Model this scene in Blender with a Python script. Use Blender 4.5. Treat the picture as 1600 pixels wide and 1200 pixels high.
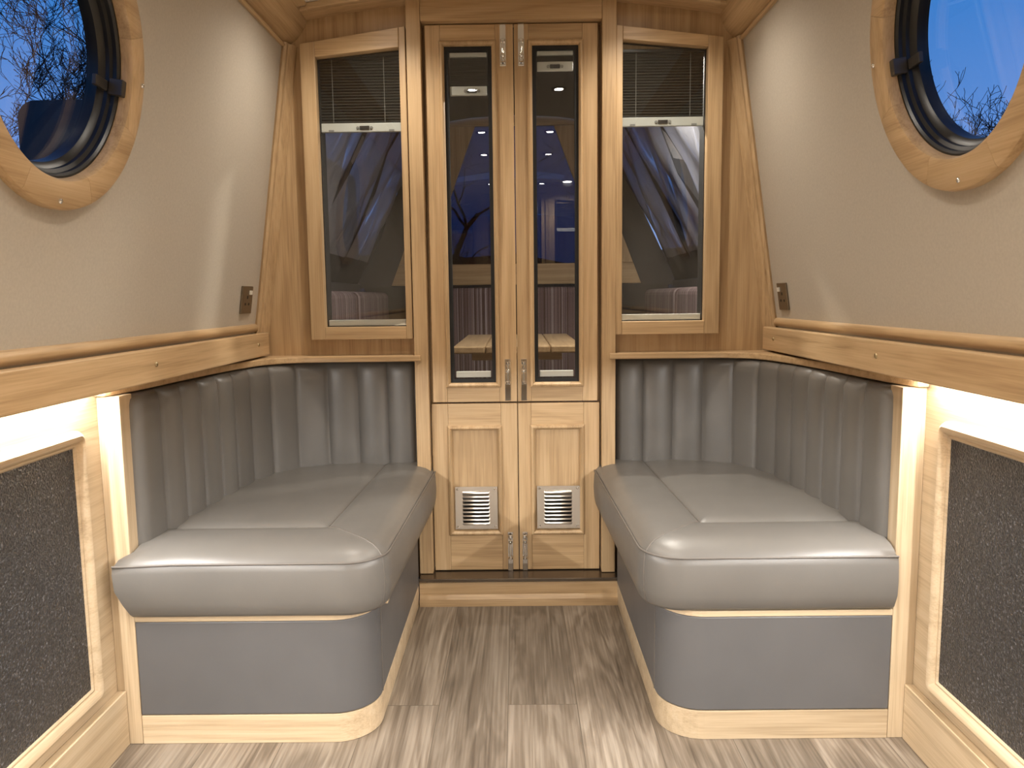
import bpy, bmesh, math, random
from mathutils import Vector, Matrix

# ------------------------------------------------------------------ clear
for o in list(bpy.data.objects):
    bpy.data.objects.remove(o, do_unlink=True)
scene = bpy.context.scene
COL = scene.collection
R = math.radians

# ------------------------------------------------------------------ camera
pitch, roll, yaw = R(6.5), R(0.7), R(0.4)
fwd = Vector((-math.sin(yaw)*math.cos(pitch), math.cos(yaw)*math.cos(pitch), -math.sin(pitch)))
rgt = Vector((math.cos(yaw), math.sin(yaw), 0))
upv = rgt.cross(fwd)
r2 = rgt*math.cos(roll) - upv*math.sin(roll)
u2 = upv*math.cos(roll) + rgt*math.sin(roll)
cd = bpy.data.cameras.new('camera')
cam = bpy.data.objects.new('camera', cd)
COL.objects.link(cam)
M = Matrix((r2, u2, -fwd)).transposed().to_4x4()
M.translation = (0, 0, 1.10)
cam.matrix_world = M
cd.sensor_fit = 'HORIZONTAL'
cd.sensor_width = 36
cd.lens = 27.0
cd.clip_start = 0.02
scene.camera = cam

# ------------------------------------------------------------------ exposure, world, light levels
vs = scene.view_settings
vs.view_transform = 'Standard'
vs.look = 'None'
vs.gamma = 1
vs.use_curve_mapping = False
vs.exposure = 0.22

SKY = 0.8
SPOT_W = 35.0
LED_W = 48.0
DECK_W = 100.0
WARM = (1.0, 0.90, 0.78)
COOL = (1.0, 0.985, 0.965)

w = bpy.data.worlds.new('dusk_sky')
scene.world = w
w.use_nodes = True
nt = w.node_tree
nt.nodes.clear()
wo = nt.nodes.new('ShaderNodeOutputWorld')
bg = nt.nodes.new('ShaderNodeBackground')
tc = nt.nodes.new('ShaderNodeTexCoord')
sx = nt.nodes.new('ShaderNodeSeparateXYZ')
rp = nt.nodes.new('ShaderNodeValToRGB')
nt.links.new(tc.outputs['Generated'], sx.inputs[0])
nt.links.new(sx.outputs['Z'], rp.inputs[0])
nt.links.new(rp.outputs[0], bg.inputs[0])
nt.links.new(bg.outputs[0], wo.inputs[0])
rp.color_ramp.elements[0].position = 0.0
rp.color_ramp.elements[0].color = (0.35, 0.48, 0.85, 1)
rp.color_ramp.elements[1].position = 0.75
rp.color_ramp.elements[1].color = (0.03, 0.12, 0.42, 1)
e = rp.color_ramp.elements.new(0.14); e.color = (0.17, 0.36, 0.86, 1)
e = rp.color_ramp.elements.new(0.34); e.color = (0.036, 0.25, 0.74, 1)
bg.inputs[1].default_value = SKY

# ------------------------------------------------------------------ materials
def new_mat(name):
    m = bpy.data.materials.new(name)
    m.use_nodes = True
    n = m.node_tree.nodes
    b = n['Principled BSDF']
    return m, m.node_tree, b

def simple(name, col, rough=.5, metal=0., spec=.5, emit=None, es=0):
    m, t, b = new_mat(name)
    b.inputs['Base Color'].default_value = (*col, 1)
    b.inputs['Roughness'].default_value = rough
    b.inputs['Metallic'].default_value = metal
    b.inputs['Specular IOR Level'].default_value = spec
    if emit:
        b.inputs['Emission Color'].default_value = (*emit, 1)
        b.inputs['Emission Strength'].default_value = es
    return m

def N(t, typ, **kw):
    n = t.nodes.new(typ)
    for k, v in kw.items():
        setattr(n, k, v)
    return n

def ramp(t, stops):
    n = t.nodes.new('ShaderNodeValToRGB')
    els = n.color_ramp.elements
    els[0].position, els[0].color = stops[0][0], (*stops[0][1], 1)
    els[1].position, els[1].color = stops[-1][0], (*stops[-1][1], 1)
    for p, c in stops[1:-1]:
        x = els.new(p); x.color = (*c, 1)
    return n

def wood(name, axis, c0, c1, c2, rough=.38, across=9.0):
    """timber with the grain along one axis (0 x, 1 y, 2 z)"""
    m, t, b = new_mat(name)
    L = t.links.new
    tcn = N(t, 'ShaderNodeTexCoord')
    oi = N(t, 'ShaderNodeObjectInfo')
    mul = N(t, 'ShaderNodeMath', operation='MULTIPLY'); mul.inputs[1].default_value = 7.3
    L(oi.outputs['Random'], mul.inputs[0])
    add = N(t, 'ShaderNodeVectorMath', operation='ADD')
    L(tcn.outputs['Object'], add.inputs[0]); L(mul.outputs[0], add.inputs[1])
    def mp(al, ac):
        q = N(t, 'ShaderNodeMapping')
        s = [ac]*3; s[axis] = al
        q.inputs['Scale'].default_value = s
        L(add.outputs[0], q.inputs['Vector'])
        return q
    # broad flame figure
    n1 = N(t, 'ShaderNodeTexNoise'); n1.inputs['Scale'].default_value = 1.0
    n1.inputs['Detail'].default_value = 3; n1.inputs['Distortion'].default_value = .6
    L(mp(.7, across).outputs[0], n1.inputs['Vector'])
    wv = N(t, 'ShaderNodeMath', operation='MULTIPLY'); wv.inputs[1].default_value = 34
    L(n1.outputs['Fac'], wv.inputs[0])
    sn = N(t, 'ShaderNodeMath', operation='SINE'); L(wv.outputs[0], sn.inputs[0])
    # fine streaks
    n2 = N(t, 'ShaderNodeTexNoise'); n2.inputs['Scale'].default_value = 1.0
    n2.inputs['Detail'].default_value = 4
    L(mp(6, 260).outputs[0], n2.inputs['Vector'])
    n3 = N(t, 'ShaderNodeTexNoise'); n3.inputs['Scale'].default_value = 1.0
    n3.inputs['Detail'].default_value = 2
    L(mp(1.2, 40).outputs[0], n3.inputs['Vector'])
    a1 = N(t, 'ShaderNodeMath', operation='MULTIPLY_ADD')
    L(sn.outputs[0], a1.inputs[0]); a1.inputs[1].default_value = .085; a1.inputs[2].default_value = -.1
    a2 = N(t, 'ShaderNodeMath', operation='MULTIPLY_ADD')
    L(n2.outputs['Fac'], a2.inputs[0]); a2.inputs[1].default_value = .62; L(a1.outputs[0], a2.inputs[2])
    a3 = N(t, 'ShaderNodeMath', operation='MULTIPLY_ADD')
    L(n3.outputs['Fac'], a3.inputs[0]); a3.inputs[1].default_value = .55; L(a2.outputs[0], a3.inputs[2])
    r = ramp(t, [(.2, c0), (.5, c1), (.82, c2)])
    L(a3.outputs[0], r.inputs[0])
    hs = N(t, 'ShaderNodeHueSaturation')
    mr = N(t, 'ShaderNodeMapRange'); mr.inputs['To Min'].default_value = .90; mr.inputs['To Max'].default_value = 1.08
    L(oi.outputs['Random'], mr.inputs['Value']); L(mr.outputs[0], hs.inputs['Value'])
    L(r.outputs[0], hs.inputs['Color'])
    L(hs.outputs[0], b.inputs['Base Color'])
    b.inputs['Roughness'].default_value = rough
    bp = N(t, 'ShaderNodeBump'); bp.inputs['Strength'].default_value = .08; bp.inputs['Distance'].default_value = .002
    L(n2.outputs['Fac'], bp.inputs['Height']); L(bp.outputs[0], b.inputs['Normal'])
    return m

OC = ((.36, .232, .118), (.53, .365, .198), (.63, .455, .268))
OAK = [wood('oak_' + 'xyz'[i], i, *OC) for i in range(3)]
LIT_OC = ((.40, .295, .18), (.55, .425, .275), (.63, .51, .355))  # same oak, with the strip lights' brightening put into the colour
LIT_OAK = [wood('lit_oak_' + 'xyz'[i], i, *LIT_OC, rough=.45) for i in range(3)]

def floor_mat():
    m, t, b = new_mat('floor_planks'); L = t.links.new
    tcn = N(t, 'ShaderNodeTexCoord')
    rot = N(t, 'ShaderNodeMapping'); rot.inputs['Rotation'].default_value = (0, 0, R(90))
    rot.inputs['Location'].default_value = (.30, .035, 0)
    L(tcn.outputs['Object'], rot.inputs['Vector'])
    bk = N(t, 'ShaderNodeTexBrick'); bk.offset = .37; bk.offset_frequency = 2
    bk.inputs['Scale'].default_value = 1.0
    bk.inputs['Brick Width'].default_value = 1.22; bk.inputs['Row Height'].default_value = .187
    bk.inputs['Mortar Size'].default_value = .0012; bk.inputs['Mortar Smooth'].default_value = .3
    bk.inputs['Color1'].default_value = (0, 0, 0, 1); bk.inputs['Color2'].default_value = (1, 1, 1, 1)
    bk.inputs['Mortar'].default_value = (.5, .5, .5, 1)
    L(rot.outputs[0], bk.inputs['Vector'])
    sc = N(t, 'ShaderNodeVectorMath', operation='SCALE'); sc.inputs['Scale'].default_value = 5.0
    L(bk.outputs['Color'], sc.inputs[0])
    ad = N(t, 'ShaderNodeVectorMath', operation='ADD')
    L(tcn.outputs['Object'], ad.inputs[0]); L(sc.outputs[0], ad.inputs[1])
    def mp(al, ac):
        q = N(t, 'ShaderNodeMapping'); q.inputs['Scale'].default_value = (ac, al, ac)
        L(ad.outputs[0], q.inputs['Vector']); return q
    n1 = N(t, 'ShaderNodeTexNoise'); n1.inputs['Scale'].default_value = 1; n1.inputs['Detail'].default_value = 4
    n1.inputs['Distortion'].default_value = 1.1
    L(mp(.85, 8).outputs[0], n1.inputs['Vector'])
    ml = N(t, 'ShaderNodeMath', operation='MULTIPLY'); ml.inputs[1].default_value = 42
    L(n1.outputs['Fac'], ml.inputs[0])
    sn = N(t, 'ShaderNodeMath', operation='SINE'); L(ml.outputs[0], sn.inputs[0])
    n2 = N(t, 'ShaderNodeTexNoise'); n2.inputs['Scale'].default_value = 1; n2.inputs['Detail'].default_value = 5
    L(mp(3.0, 150).outputs[0], n2.inputs['Vector'])
    n3 = N(t, 'ShaderNodeTexNoise'); n3.inputs['Scale'].default_value = 1; n3.inputs['Detail'].default_value = 3
    L(mp(2.2, 9).outputs[0], n3.inputs['Vector'])
    a1 = N(t, 'ShaderNodeMath', operation='MULTIPLY_ADD'); L(sn.outputs[0], a1.inputs[0])
    a1.inputs[1].default_value = .09; a1.inputs[2].default_value = -.20
    a2 = N(t, 'ShaderNodeMath', operation='MULTIPLY_ADD'); L(n2.outputs['Fac'], a2.inputs[0])
    a2.inputs[1].default_value = .66; L(a1.outputs[0], a2.inputs[2])
    a3 = N(t, 'ShaderNodeMath', operation='MULTIPLY_ADD'); L(n3.outputs['Fac'], a3.inputs[0])
    a3.inputs[1].default_value = .50; L(a2.outputs[0], a3.inputs[2])
    # sparse knots
    km = N(t, 'ShaderNodeMapping'); km.inputs['Scale'].default_value = (5.2, 1.9, 1)
    L(ad.outputs[0], km.inputs['Vector'])
    kv = N(t, 'ShaderNodeTexVoronoi'); kv.inputs['Scale'].default_value = 1.0
    L(km.outputs[0], kv.inputs['Vector'])
    kr = N(t, 'ShaderNodeMapRange'); kr.inputs['From Min'].default_value = .02; kr.inputs['From Max'].default_value = .16
    kr.inputs['To Min'].default_value = -.30; kr.inputs['To Max'].default_value = 0
    L(kv.outputs['Distance'], kr.inputs['Value'])
    a4 = N(t, 'ShaderNodeMath', operation='ADD'); L(a3.outputs[0], a4.inputs[0]); L(kr.outputs[0], a4.inputs[1])
    r = ramp(t, [(.06, (.075, .056, .040)), (.34, (.175, .140, .105)), (.52, (.255, .212, .165)), (.82, (.37, .32, .265))])
    L(a4.outputs[0], r.inputs[0])
    # plank to plank tone
    tone = N(t, 'ShaderNodeMapRange'); tone.inputs['To Min'].default_value = .82; tone.inputs['To Max'].default_value = 1.14
    L(bk.outputs['Color'], tone.inputs['Value'])
    hs = N(t, 'ShaderNodeHueSaturation'); L(tone.outputs[0], hs.inputs['Value']); L(r.outputs[0], hs.inputs['Color'])
    mx = N(t, 'ShaderNodeMix', data_type='RGBA'); L(bk.outputs['Fac'], mx.inputs['Factor'])
    L(hs.outputs[0], mx.inputs['A']); mx.inputs['B'].default_value = (.10, .08, .06, 1)
    L(mx.outputs['Result'], b.inputs['Base Color'])
    b.inputs['Roughness'].default_value = .42
    bp = N(t, 'ShaderNodeBump'); bp.inputs['Strength'].default_value = .15; bp.inputs['Distance'].default_value = .002
    L(n2.outputs['Fac'], bp.inputs['Height']); L(bp.outputs[0], b.inputs['Normal'])
    return m
FLOOR = floor_mat()

def leather_mat(name, col, rough=.36):
    m, t, b = new_mat(name); L = t.links.new
    tcn = N(t, 'ShaderNodeTexCoord')
    n = N(t, 'ShaderNodeTexNoise'); n.inputs['Scale'].default_value = 420; n.inputs['Detail'].default_value = 3
    L(tcn.outputs['Object'], n.inputs['Vector'])
    n2 = N(t, 'ShaderNodeTexNoise'); n2.inputs['Scale'].default_value = 5; n2.inputs['Detail'].default_value = 2
    L(tcn.outputs['Object'], n2.inputs['Vector'])
    r = ramp(t, [(.3, tuple(c*.94 for c in col)), (.7, tuple(c*1.06 for c in col))])
    L(n2.outputs['Fac'], r.inputs[0]); L(r.outputs[0], b.inputs['Base Color'])
    b.inputs['Roughness'].default_value = rough
    b.inputs['Specular IOR Level'].default_value = .55
    bp = N(t, 'ShaderNodeBump'); bp.inputs['Strength'].default_value = .10; bp.inputs['Distance'].default_value = .001
    b2 = N(t, 'ShaderNodeBump'); b2.inputs['Strength'].default_value = .16; b2.inputs['Distance'].default_value = .02
    L(n2.outputs['Fac'], b2.inputs['Height'])
    L(n.outputs['Fac'], bp.inputs['Height']); L(b2.outputs[0], bp.inputs['Normal']); L(bp.outputs[0], b.inputs['Normal'])
    return m
LEATHER = leather_mat('taupe_leather', (.136, .127, .115), .38)
SEAM = simple('leather_seam', (.13, .115, .10), .5)
BASEL = leather_mat('grey_leather', (.106, .104, .105), .45)

def lining_mat():
    m, t, b = new_mat('wall_lining'); L = t.links.new
    tcn = N(t, 'ShaderNodeTexCoord')
    n = N(t, 'ShaderNodeTexNoise'); n.inputs['Scale'].default_value = 160; n.inputs['Detail'].default_value = 4
    L(tcn.outputs['Object'], n.inputs['Vector'])
    r = ramp(t, [(.3, (.47, .425, .355)), (.7, (.52, .472, .395))])
    L(n.outputs['Fac'], r.inputs[0]); L(r.outputs[0], b.inputs['Base Color'])
    b.inputs['Roughness'].default_value = .55
    b.inputs['Specular IOR Level'].default_value = .3
    bp = N(t, 'ShaderNodeBump'); bp.inputs['Strength'].default_value = .12; bp.inputs['Distance'].default_value = .001
    L(n.outputs['Fac'], bp.inputs['Height']); L(bp.outputs[0], b.inputs['Normal'])
    return m
LINING = lining_mat()

def pebble_mat():
    m, t, b = new_mat('pebbled_black'); L = t.links.new
    tcn = N(t, 'ShaderNodeTexCoord')
    n = N(t, 'ShaderNodeTexVoronoi'); n.inputs['Scale'].default_value = 210
    n2 = N(t, 'ShaderNodeTexNoise'); n2.inputs['Scale'].default_value = 190; n2.inputs['Detail'].default_value = 3
    L(tcn.outputs['Object'], n.inputs['Vector']); L(tcn.outputs['Object'], n2.inputs['Vector'])
    r = ramp(t, [(.35, (.010, .010, .0115)), (.60, (.032, .032, .036)), (.72, (.20, .20, .225))])  # palest stop paints the grain's sparkle into the base colour
    L(n2.outputs['Fac'], r.inputs[0]); L(r.outputs[0], b.inputs['Base Color'])
    b.inputs['Roughness'].default_value = .33
    b.inputs['Specular IOR Level'].default_value = .8
    ad = N(t, 'ShaderNodeMath', operation='ADD'); L(n.outputs['Distance'], ad.inputs[0]); L(n2.outputs['Fac'], ad.inputs[1])
    bp = N(t, 'ShaderNodeBump'); bp.inputs['Strength'].default_value = .9; bp.inputs['Distance'].default_value = .003
    L(ad.outputs[0], bp.inputs['Height']); L(bp.outputs[0], b.inputs['Normal'])
    return m
PEBBLE = pebble_mat()

def glass_mat(name, tint=(.9, .92, .93), refl=1.0, bump=0.0, ior=1.5, rough=0.0):
    m = bpy.data.materials.new(name); m.use_nodes = True
    t = m.node_tree; t.nodes.clear(); L = t.links.new
    o = N(t, 'ShaderNodeOutputMaterial')
    tr = N(t, 'ShaderNodeBsdfTransparent'); tr.inputs[0].default_value = (*tint, 1)
    gl = N(t, 'ShaderNodeBsdfGlossy'); gl.inputs['Roughness'].default_value = rough
    gl.inputs['Color'].default_value = (1, 1, 1, 1)
    fr = N(t, 'ShaderNodeLayerWeight')
    pw = N(t, 'ShaderNodeMath', operation='POWER'); pw.inputs[1].default_value = 5
    L(fr.outputs['Facing'], pw.inputs[0])
    f0 = N(t, 'ShaderNodeMath', operation='MULTIPLY_ADD'); f0.inputs[1].default_value = .96; f0.inputs[2].default_value = .04
    L(pw.outputs[0], f0.inputs[0])
    mu = N(t, 'ShaderNodeMath', operation='MULTIPLY', use_clamp=True); mu.inputs[1].default_value = refl
    L(f0.outputs[0], mu.inputs[0])
    mx = N(t, 'ShaderNodeMixShader')
    L(mu.outputs[0], mx.inputs[0]); L(tr.outputs[0], mx.inputs[1]); L(gl.outputs[0], mx.inputs[2])
    L(mx.outputs[0], o.inputs[0])
    if bump:
        df = N(t, 'ShaderNodeBsdfDiffuse'); df.inputs[0].default_value = (.40, .40, .43, 1)
        m2 = N(t, 'ShaderNodeMixShader'); m2.inputs[0].default_value = .48
        L(mx.outputs[0], m2.inputs[1]); L(df.outputs[0], m2.inputs[2]); L(m2.outputs[0], o.inputs[0])
        tcn = N(t, 'ShaderNodeTexCoord')
        mp = N(t, 'ShaderNodeMapping'); mp.inputs['Scale'].default_value = (2, 8, .9)
        L(tcn.outputs['Object'], mp.inputs['Vector'])
        n = N(t, 'ShaderNodeTexNoise'); n.inputs['Scale'].default_value = 2.2; n.inputs['Detail'].default_value = 2
        n.inputs['Distortion'].default_value = .8
        L(mp.outputs[0], n.inputs['Vector'])
        bp = N(t, 'ShaderNodeBump'); bp.inputs['Strength'].default_value = bump; bp.inputs['Distance'].default_value = .06
        L(n.outputs['Fac'], bp.inputs['Height']); L(bp.outputs[0], gl.inputs['Normal'])
        r = ramp(t, [(.50, (.10, .105, .12)), (.64, (.22, .23, .26)), (.70, (.85, .87, .92))])
        L(n.outputs['Fac'], r.inputs[0]); L(r.outputs[0], tr.inputs[0])
    return m
CRATCHGLASS = None
GLASS = glass_mat('window_glass', refl=1.25)
PORTGLASS = glass_mat('porthole_glass', (.96, .97, .98), refl=1.0)
VINYL = glass_mat('clear_vinyl', (.55, .56, .60), refl=1.3, bump=.55, rough=.10)
SMOKED = glass_mat('smoked_glass', (.14, .19, .27), refl=1.2)

def stripe_mat(name, axis, k=1.0):
    m, t, b = new_mat(name); L = t.links.new
    tcn = N(t, 'ShaderNodeTexCoord')
    mp = N(t, 'ShaderNodeMapping'); s = [0, 0, 0]; s[axis] = 62 * k
    mp.inputs['Scale'].default_value = s
    L(tcn.outputs['Object'], mp.inputs['Vector'])
    n = N(t, 'ShaderNodeTexNoise'); n.inputs['Scale'].default_value = 1; n.inputs['Detail'].default_value = 1.5
    L(mp.outputs[0], n.inputs['Vector'])
    r = ramp(t, [(.32, (.07, .04, .037)), (.44, (.20, .14, .14)), (.50, (.08, .05, .052)), (.56, (.40, .34, .34)),
                 (.60, (.10, .06, .065)), (.72, (.26, .20, .22))])
    r.color_ramp.interpolation = 'CONSTANT'
    L(n.outputs['Fac'], r.inputs[0]); L(r.outputs[0], b.inputs['Base Color'])
    b.inputs['Roughness'].default_value = .85
    return m
STRIPE_X = stripe_mat('striped_fabric_x', 0)
STRIPE_Y = stripe_mat('striped_fabric_y', 1)

CHROME = simple('chrome', (.82, .82, .81), .06, 1)
STEEL = simple('brushed_steel', (.72, .70, .66), .22, 1)
TREAD = simple('dark_tread_metal', (.20, .165, .13), .25, .9)
BRASS = simple('aged_brass', (.50, .40, .24), .35, 1)
PLATE = simple('bronze_plate', (.23, .19, .14), .38, .85)
SOCKHOLE = simple('socket_hole', (.02, .018, .016), .6)
BLACK = simple('black_frame', (.006, .006, .0065), .36)
RUBBER = simple('black_seal', (.006, .006, .006), .6)
CREAM = simple('cream_bar', (.72, .70, .62), .4)
GREYCLIP = simple('grey_clip', (.30, .29, .26), .4)
DARKCLIP = simple('dark_clip', (.05, .045, .04), .3)
CORD = simple('blind_cord', (.30, .29, .26), .8)
CEILW = simple('ceiling_white', (.74, .70, .63), .6)
CANVAS = simple('charcoal_canvas', (.035, .035, .04), .9)
DECKGREY = simple('deck_grey', (.06, .06, .065), .6)
DECKBLACK = simple('deck_black', (.012, .012, .014), .7)
BARK = simple('bark', (.035, .024, .020), .95)
GROUND = simple('dark_bank', (.055, .036, .024), .95)
LAMPEM = simple('lamp_lens', (1, 1, 1), .4, emit=WARM, es=60)
LEDEM = simple('led_lens', (1, 1, 1), .4, emit=COOL, es=14)
LAMPRING = simple('lamp_ring', (.75, .74, .72), .25, 1)
BOARDDARK = simple('dark_board', (.010, .014, .020), .5)

def blind_mat():
    m, t, b = new_mat('pleated_blind'); L = t.links.new
    b.inputs['Base Color'].default_value = (.050, .046, .040, 1)
    b.inputs['Roughness'].default_value = .8
    return m
BLIND = blind_mat()

# ------------------------------------------------------------------ mesh helpers
ROOT = {}          # object name -> world offset of its root

class MB:
    def __init__(s):
        s.bm = bmesh.new()
    def faces(s, pts, fs):
        v = [s.bm.verts.new(p) for p in pts]
        for f in fs:
            try:
                s.bm.faces.new([v[i] for i in f])
            except ValueError:
                pass
        return s
    def box(s, x0, x1, y0, y1, z0, z1):
        x0, x1 = min(x0, x1), max(x0, x1)
        p = [(x, y, z) for z in (z0, z1) for y in (y0, y1) for x in (x0, x1)]
        return s.faces(p, [(0, 2, 3, 1), (4, 5, 7, 6), (0, 1, 5, 4), (2, 6, 7, 3), (0, 4, 6, 2), (1, 3, 7, 5)])
    def prism(s, poly, f, h0, h1):
        n = len(poly)
        p = [f(a, b, h0) for a, b in poly] + [f(a, b, h1) for a, b in poly]
        fs = [tuple(range(n))[::-1], tuple(range(n, 2*n))]
        fs += [(i, (i+1) % n, n+(i+1) % n, n+i) for i in range(n)]
        return s.faces(p, fs)
    def rings(s, rings, closed=True, cap=True, wrap=False):
        n = len(rings[0]); p = [q for r in rings for q in r]
        fs = []
        k = len(rings)
        for j in range(k if wrap else k-1):
            a, b = j*n, ((j+1) % k)*n
            for i in range(n if closed else n-1):
                fs.append((a+i, a+(i+1) % n, b+(i+1) % n, b+i))
        if cap and not wrap:
            fs.append(tuple(range(n))[::-1]); fs.append(tuple(range((k-1)*n, k*n)))
        return s.faces(p, fs)
    def tube(s, path, r, n=10, cap=True):
        P = [Vector(p) for p in path]
        rs = r if isinstance(r, (list, tuple)) else [r]*len(P)
        out = []
        T0 = (P[1]-P[0]).normalized()
        u = T0.orthogonal().normalized()
        for i, p in enumerate(P):
            t = (P[min(i+1, len(P)-1)] - P[max(i-1, 0)]).normalized()
            u = (u - t*u.dot(t)).normalized()
            v = t.cross(u)
            out.append([tuple(p + (u*math.cos(2*math.pi*k/n) + v*math.sin(2*math.pi*k/n))*rs[i]) for k in range(n)])
        return s.rings(out, cap=cap)
    def lathe(s, prof, c, ax, n=48, wrap=False, cap=False):
        ax = Vector(ax).normalized(); u = ax.orthogonal().normalized(); v = ax.cross(u); c = Vector(c)
        rs = [[tuple(c + (u*math.cos(2*math.pi*k/n) + v*math.sin(2*math.pi*k/n))*r + ax*h) for k in range(n)] for r, h in prof]
        return s.rings(rs, cap=cap, wrap=wrap)
    def mould(s, rect, prof, f):
        """rectangular moulding: rect (a0,a1,b0,b1), closed profile [(inset, height)], f maps (a,b,h)"""
        a0, a1, b0, b1 = rect
        rs = []
        for d, h in prof:
            rs.append([f(a0+d, b0+d, h), f(a1-d, b0+d, h), f(a1-d, b1-d, h), f(a0+d, b1-d, h)])
        return s.rings(rs, wrap=True)
    def build(s, name, mat, parent=None, bevel=0.0, smooth=None, seg=2, **props):
        me = bpy.data.meshes.new(name)
        bmesh.ops.recalc_face_normals(s.bm, faces=s.bm.faces)
        off = ROOT.get(parent.name, Vector((0, 0, 0))) if parent else Vector((0, 0, 0))
        if off.length:
            bmesh.ops.translate(s.bm, verts=s.bm.verts, vec=-off)
        s.bm.to_mesh(me); s.bm.free()
        me.materials.append(mat)
        if smooth is not None:
            for p in me.polygons:
                p.use_smooth = True
            me.set_sharp_from_angle(angle=R(smooth))
        o = bpy.data.objects.new(name, me)
        COL.objects.link(o)
        if parent:
            o.parent = parent
        ROOT[o.name] = off
        if bevel:
            md = o.modifiers.new('bevel', 'BEVEL'); md.width = bevel; md.segments = seg
            md.limit_method = 'ANGLE'; md.angle_limit = R(35)
            md.harden_normals = False
        for k, v in props.items():
            o[k] = v
        return o

def thing(name, label, cat, loc, group=None, kind=None):
    o = bpy.data.objects.new(name, None)
    o.empty_display_size = .05
    COL.objects.link(o); o.location = loc
    ROOT[o.name] = Vector(loc)
    o['label'] = label; o['category'] = cat
    if group: o['group'] = group
    if kind: o['kind'] = kind
    return o

def tag(o, label, cat, group=None, kind=None):
    o['label'] = label; o['category'] = cat
    if group: o['group'] = group
    if kind: o['kind'] = kind
    return o

def B(x0, x1, y0, y1, z0, z1):
    return MB().box(x0, x1, y0, y1, z0, z1)

def lerp(a, b, t): return a + (b-a)*t
def smooth01(t):
    t = max(0, min(1, t)); return t*t*(3-2*t)

def catmull(pts, n):
    P = [Vector(p) for p in pts]; P = [P[0]*2-P[1]] + P + [P[-1]*2-P[-2]]
    out = []
    for i in range(1, len(P)-2):
        for k in range(n):
            t = k/n
            a, b, c, d = P[i-1], P[i], P[i+1], P[i+2]
            out.append(.5*((2*b) + (c-a)*t + (2*a-5*b+4*c-d)*t*t + (3*b-a-3*c+d)*t**3))
    out.append(P[-2]); return out

def resample(pts, n):
    L = [0]
    for a, b in zip(pts, pts[1:]): L.append(L[-1] + (b-a).length)
    out = []; j = 0
    for i in range(n):
        s = L[-1]*i/(n-1)
        while j < len(L)-2 and L[j+1] < s: j += 1
        t = (s-L[j])/max(1e-9, L[j+1]-L[j])
        out.append(pts[j].lerp(pts[j+1], t))
    return out, L[-1]

def outward_screw(parent, name, c, ax, r, mat):
    c = Vector(c)
    return MB().lathe([(r*1.0, -.002), (r, .001), (r*.8, .003), (r*.3, .0042), (.0001, .0044)], c, ax, n=14).build(name, mat, parent, smooth=40)

# ------------------------------------------------------------------ sides
BACK = -4.2          # cabin carries on behind the camera
YB = 2.75            # bulkhead face
SIDES = {
 'left':  dict(s=-1, wt=(.782, 1.966), wb=(.922, 1.004), rail=.877, post=(.945, 1.0), wall=1.0, skirt=.977, qi=.362, ca=(.326, .302), ch=(1.475, .566, .292, .233)),
 'right': dict(s=1, wt=(.771, 1.966), wb=(.9135, 1.004), rail=.867, post=(.908, .965), wall=.965, skirt=.944, qi=.350, ca=(.300, .276), ch=(1.505, .598, .306, .240)),
}
def ceil_z(x): return 2.118 - .12*x*x

# ------------------------------------------------------------------ floor and ceiling
tag(B(-1.05, 1.05, BACK, 2.70, -.02, 0).build('floor', FLOOR), 'grey brown oak plank floor running down the aisle', 'floor', kind='structure')
mb = MB()
xs = [-.78 + 1.56*i/24 for i in range(25)]
mb.rings([[(x, BACK, ceil_z(x)) for x in xs] + [(x, BACK, ceil_z(x)+.02) for x in xs[::-1]],
          [(x, 2.90, ceil_z(x)) for x in xs] + [(x, 2.90, ceil_z(x)+.02) for x in xs[::-1]]])
ceiling = tag(mb.build('ceiling', CEILW, smooth=30), 'pale cambered ceiling above the doors', 'ceiling', kind='structure')

def ceil_strip(name, x0, x1, y0, y1, th, mat, label):
    m = MB(); n = 10
    xx = [lerp(x0, x1, i/n) for i in range(n+1)]
    pr = [(x, ceil_z(x)) for x in xx] + [(x, ceil_z(x)-th) for x in xx[::-1]]
    m.rings([[(x, y0, z) for x, z in pr], [(x, y1, z) for x, z in pr]])
    return tag(m.build(name, mat, bevel=.004), label, 'ceiling trim', kind='structure')
ceil_strip('trim_1', -.72, .72, 2.652, YB, .012, OAK[0], 'oak border strip on the ceiling along the bulkhead')
ceil_strip('trim_2', -.68, .68, 2.628, 2.652, .022, OAK[0], 'oak bead on the ceiling edging the pale panel')
ceil_strip('trim_3', -.76, -.675, BACK, 2.628, .012, OAK[1], 'oak border strip on the ceiling along the left cornice')
ceil_strip('trim_4', .675, .76, BACK, 2.628, .012, OAK[1], 'oak border strip on the ceiling along the right cornice')

tag(B(-1.1, 1.1, BACK-.03, BACK, 0, 2.1).build('wall_back', OAK[2]), 'oak bulkhead wall behind the viewpoint', 'wall', kind='structure')

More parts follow.
